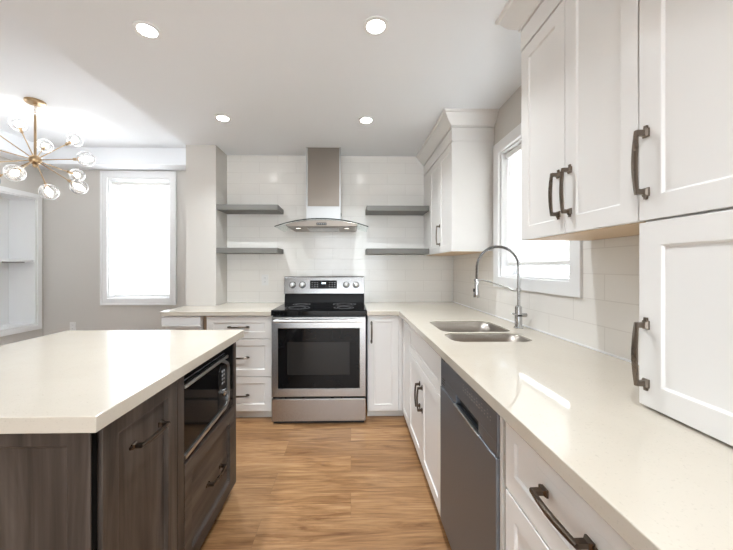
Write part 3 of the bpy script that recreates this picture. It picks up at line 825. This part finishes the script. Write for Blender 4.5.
# microwave in the open bay of the island
t = thing('microwave', (-.9, 1.53, .507), 'black built-in microwave in the island side above the wooden drawer', 'microwave')
MF = FR((-.668, 1.266, .507), ISLAND_SIDE)     # face plane, a along Y, b up
obj('case', MB().box(-1.06, -.672, 1.275, 1.790, .507, .835), M['black_soft'], t)
mb = MB(); mb.M = MF; mb.box(.0, .527, .002, .352, -.003, .010)
fp = obj('front_panel', mb, M['blackglass'], t, bevel=.002)
mb = MB(); mb.M = MF
mb.box(.002, .440, .287, .300, .010, .019)
obj('top_trim', mb, M['steel_lit'], fp, bevel=.002)
mb = MB(); mb.M = MF
mb.box(.004, .400, .318, .321, .010, .012)
obj('vent_line', mb, M['steel_dark'], fp)
loop = [(.360,.292),(.392,.280),(.430,.262),(.448,.245),(.456,.220),(.456,.085),(.450,.062),(.436,.045),(.410,.036),(.006,.014)]
def loop_prism(pts, w, F, n0, n1):
    mb = MB(); mb.M = F; pv = [Vector((a,b)) for a,b in pts]; L = []; Rr = []
    for i, p in enumerate(pv):
        e = (pv[min(i+1,len(pv)-1)]-pv[max(i-1,0)]).normalized(); nn = Vector((-e.y,e.x))
        L.append(p+nn*w/2); Rr.append(p-nn*w/2)
    for i in range(len(pv)-1):
        q = [L[i],L[i+1],Rr[i+1],Rr[i]]
        mb.add([(v.x,v.y,n0) for v in q]+[(v.x,v.y,n1) for v in q], [(3,2,1,0),(4,5,6,7),(0,1,5,4),(1,2,6,5),(2,3,7,6),(3,0,4,7)])
    return mb
obj('door_trim', loop_prism(loop, .014, MF, .009, .018), M['steel_lit'], fp)
mb = MB(); mb.M = MF
oct_ = [(.330,.06),(.36,.045),(.415,.045),(.435,.07),(.435,.235),(.415,.262),(.36,.262),(.330,.24)]
mb.prism(oct_, .010, .0125, lambda a,b,d:(a,b,d))
ctl = obj('control_panel', mb, M['black'], fp, bevel=.001)
mb = MB(); mb.M = MF
mb.lathe([(.018,.0125),(.018,.022),(.015,.025),(0,.025)], (.385,.125,0), (0,0,1), 20)
obj('dial', mb, M['chrome'], ctl, smooth=35)
mb = MB(); mb.M = MF
for k in range(4):
    for q in (0, 1): mb.box(.368+.022*q, .380+.022*q, .168+.02*k, .177+.02*k, .0125, .014)
obj('buttons', mb, M['btn'], ctl)

# ------------------------------------------------------------------ outlets
def outlet(F, name, label, group=None):
    t = thing(name, tuple(F.translation), label, 'outlet', group)
    mb = MB(); mb.M = F; mb.box(-.035,.035,-.057,.057,0,.005); p = obj('cover_plate', mb, M['plastic'], t, bevel=.002)
    for s_ in (-1,1):
        mb = MB(); mb.M = F; mb.box(-.017,.017,s_*.020-.014,s_*.020+.014,.005,.0065)
        so = obj('socket', mb, M['plastic'], t, bevel=.001)
        mb = MB(); mb.M = F
        for q in (-.007,.005): mb.box(q,q+.002,s_*.020-.004,s_*.020+.006,.0065,.0068)
        obj('slots', mb, M['slot'], so)
    return t
outlet(FR((-.891, YB, 1.139), BACK_RUN), 'wall_outlet', 'white power outlet on the tiles left of the stove')
outlet(FR((-3.319, YD, .560), BACK_RUN), 'wall_outlet', 'white power outlet low on the greige dining room wall')

# ------------------------------------------------------------------ dining room built-in shelf niche
t = thing('built_in_bookcase', (XL-.15, 3.05, NZ0), 'white built-in shelf niche in the dining room left wall', 'bookcase')
fl = lambda a,b,d: (d, a, b)
mb = MB().ring(rect(NY0-.055,NY1+.052,NZ0-.055,NZ1+.052), rect(NY0,NY1,NZ0,NZ1), XL+.0005, XL+.018, fl)
obj('casing', mb, M['trim'], t, bevel=.003)
mb = MB().ring(rect(NY0+.001,NY1-.001,NZ0+.001,NZ1-.001), rect(NY0+.014,NY1-.014,NZ0+.014,NZ1-.014), XL-.30, XL+.001, fl)
obj('liner', mb, M['trim'], t)
obj('back_panel', MB().box(XL-.32, XL-.30, NY0+.001, NY1-.001, NZ0+.001, NZ1-.001), M['trim'], t)
obj('shelf', MB().box(XL-.299, XL-.02, NY0+.015, NY1-.015, 1.335, 1.357), M['trim'], t, bevel=.002)
for y in (NY0+.4, NY1-.10): obj('shelf_bracket', MB().box(XL-.28, XL-.04, y-.006, y+.006, 1.320, 1.3345), M['steel'], t)
outlet(FR((XL-.300, 3.52, 1.24), ISLAND_SIDE), 'wall_outlet', 'white outlet under the shelf inside the dining room niche')

# ------------------------------------------------------------------ recessed downlights
def downlight(loc, label):
    t = thing('downlight', loc, label, 'ceiling light', 'recessed downlights in the kitchen ceiling')
    mb = MB().ring([(loc[0]+.062*math.cos(2*math.pi*k/32), loc[1]+.062*math.sin(2*math.pi*k/32)) for k in range(32)],
                   [(loc[0]+.043*math.cos(2*math.pi*k/32), loc[1]+.043*math.sin(2*math.pi*k/32)) for k in range(32)], ZK-.005, ZK-.0005, lambda a,b,d:(a,b,d))
    obj('trim_ring', mb, M['trim'], t, smooth=40)
    obj('diffuser', MB().lathe([(.0432,0),(.0432,.002)], (loc[0],loc[1],ZK-.0035)), M['led'], t)
    ld = bpy.data.lights.new('downlight_lamp', 'AREA'); ld.shape = 'DISK'; ld.size = .05; ld.energy = DOWNLIGHT_W; ld.spread = R(122); ld.color = (.88,.95,1.0)
    lo = bpy.data.objects.new('downlight_lamp', ld); lo.location = (0,0,-.012); lo.parent = t; COL.objects.link(lo)
    return t
DX0, DX1 = -.995, .120
downlight((DX0,1.58,ZK), 'recessed downlight in the kitchen ceiling, near left, above the island')
downlight((DX1,1.53,ZK), 'recessed downlight in the kitchen ceiling, near right, above the aisle')
downlight((DX0,2.50,ZK), 'recessed downlight in the kitchen ceiling, far left, closest to the pillar')
downlight((DX1,2.51,ZK), 'recessed downlight in the kitchen ceiling, far right, in front of the hood')
downlight((DX1,.10,ZK), 'added recessed fill downlight, unseen, close above the viewer')  # from here on: unseen lamps, added as fill for the near end
downlight((DX0,-.95,ZK), 'added recessed fill downlight, unseen, well behind the viewer on the left')
downlight((DX1,-.95,ZK), 'added recessed fill downlight, unseen, well behind the viewer on the right')
downlight((DX1,-2.0,ZK), 'added recessed fill downlight, unseen, at the back of the room behind the viewer')

# ------------------------------------------------------------------ chandelier
CYc = cam.matrix_world
def px(u, v, Y):
    c_, s_ = math.cos(.0212), math.sin(.0212)
    a = (u-357.64)/318.85; b = (267.11-v)/318.85
    r = (a*c_+s_, -a*s_+c_, b); k = Y/r[1]
    return Vector((k*r[0], k*r[1], 1.2727+k*r[2]))
HUB = Vector((-2.560, 2.641, 2.142))
t = thing('chandelier', tuple(HUB), 'brass starburst chandelier with clear glass globes over the dining area', 'chandelier')
obj('canopy', MB().lathe([(.0,-.001),(.066,-.001),(.066,-.016),(.060,-.022),(.012,-.024),(.010,-.04),(0,-.04)], (HUB.x,HUB.y,ZD)), M['brass'], t, smooth=40)
obj('rod', MB().tube([(HUB.x,HUB.y,2.50),(HUB.x,HUB.y,HUB.z+.03)], .0085, 14), M['brass'], t, smooth=40)
mb = MB()
for k in range(5):
    zc_ = 2.575 - k*.019; pts_ = []
    for q in range(13):
        a = 2*math.pi*q/12; h = .0085*math.cos(a); v_ = .0135*math.sin(a)
        pts_.append((HUB.x+(h if k%2 else 0), HUB.y+(0 if k%2 else h), zc_+v_))
    mb.tube(pts_, .0019, 6)
obj('chain', mb, M['brass'], t, smooth=50)
wire = [(HUB.x+.012*math.sin(k*1.1)+.008, HUB.y+.010*math.cos(k*.9), 2.59-.0092*k) for k in range(11)]
obj('wire', MB().tube(wire, .002, 6), M['plastic'], t, smooth=50)
obj('hub', MB().sphere(HUB, .040, 24, 14), M['brass'], t, smooth=50)
obj('finial', MB().lathe([(.012,-.060),(.016,-.050),(.014,-.034)], HUB), M['brass'], t, smooth=50)
targets = [(18,124,1),(45,146,1),(75,140,1),(86,159,-1),(77,175,1),(79,187,-1),(49,192,-1),(15,173,-1),
           (-14,126,-1),(-20,145,1),(-21,163,-1),(-10,180,1)]
LA = .41
for u, v, sg in targets:
    best = None
    for k in range(0, 200):
        Y = HUB.y + sg*.41*k/200; p = px(u, v, Y); e = abs((p-HUB).length-LA)
        if best is None or e < best[0]: best = (e, p)
    p = best[1]; d_ = (p-HUB).normalized()
    ar = obj('arm', MB().tube([HUB+d_*.03, p-d_*.095], .0042, 8), M['brass'], t, smooth=50)
    so = obj('socket', MB().tube([p-d_*.10, p-d_*.052], [.0105,.0125], 12), M['brass'], ar, smooth=40)
    g = obj('globe', MB().sphere(p, .060, 36, 24, axis=d_), M['globe'], ar, smooth=80)
    b_ = obj('bulb', MB().lathe([(.008,-.052),(.011,-.040),(.020,-.014),(.024,.002),(.020,.016),(.010,.025),(0,.027)], p, d_, 16), M['bulb'], ar, smooth=60)
    ld = bpy.data.lights.new('bulb_light', 'POINT'); ld.energy = CHANDELIER_W; ld.shadow_soft_size = .05; ld.color = (.93,.97,1.0)
    lo = bpy.data.objects.new('bulb_light', ld); lo.location = p-HUB + d_*.10; lo.parent = t; COL.objects.link(lo)
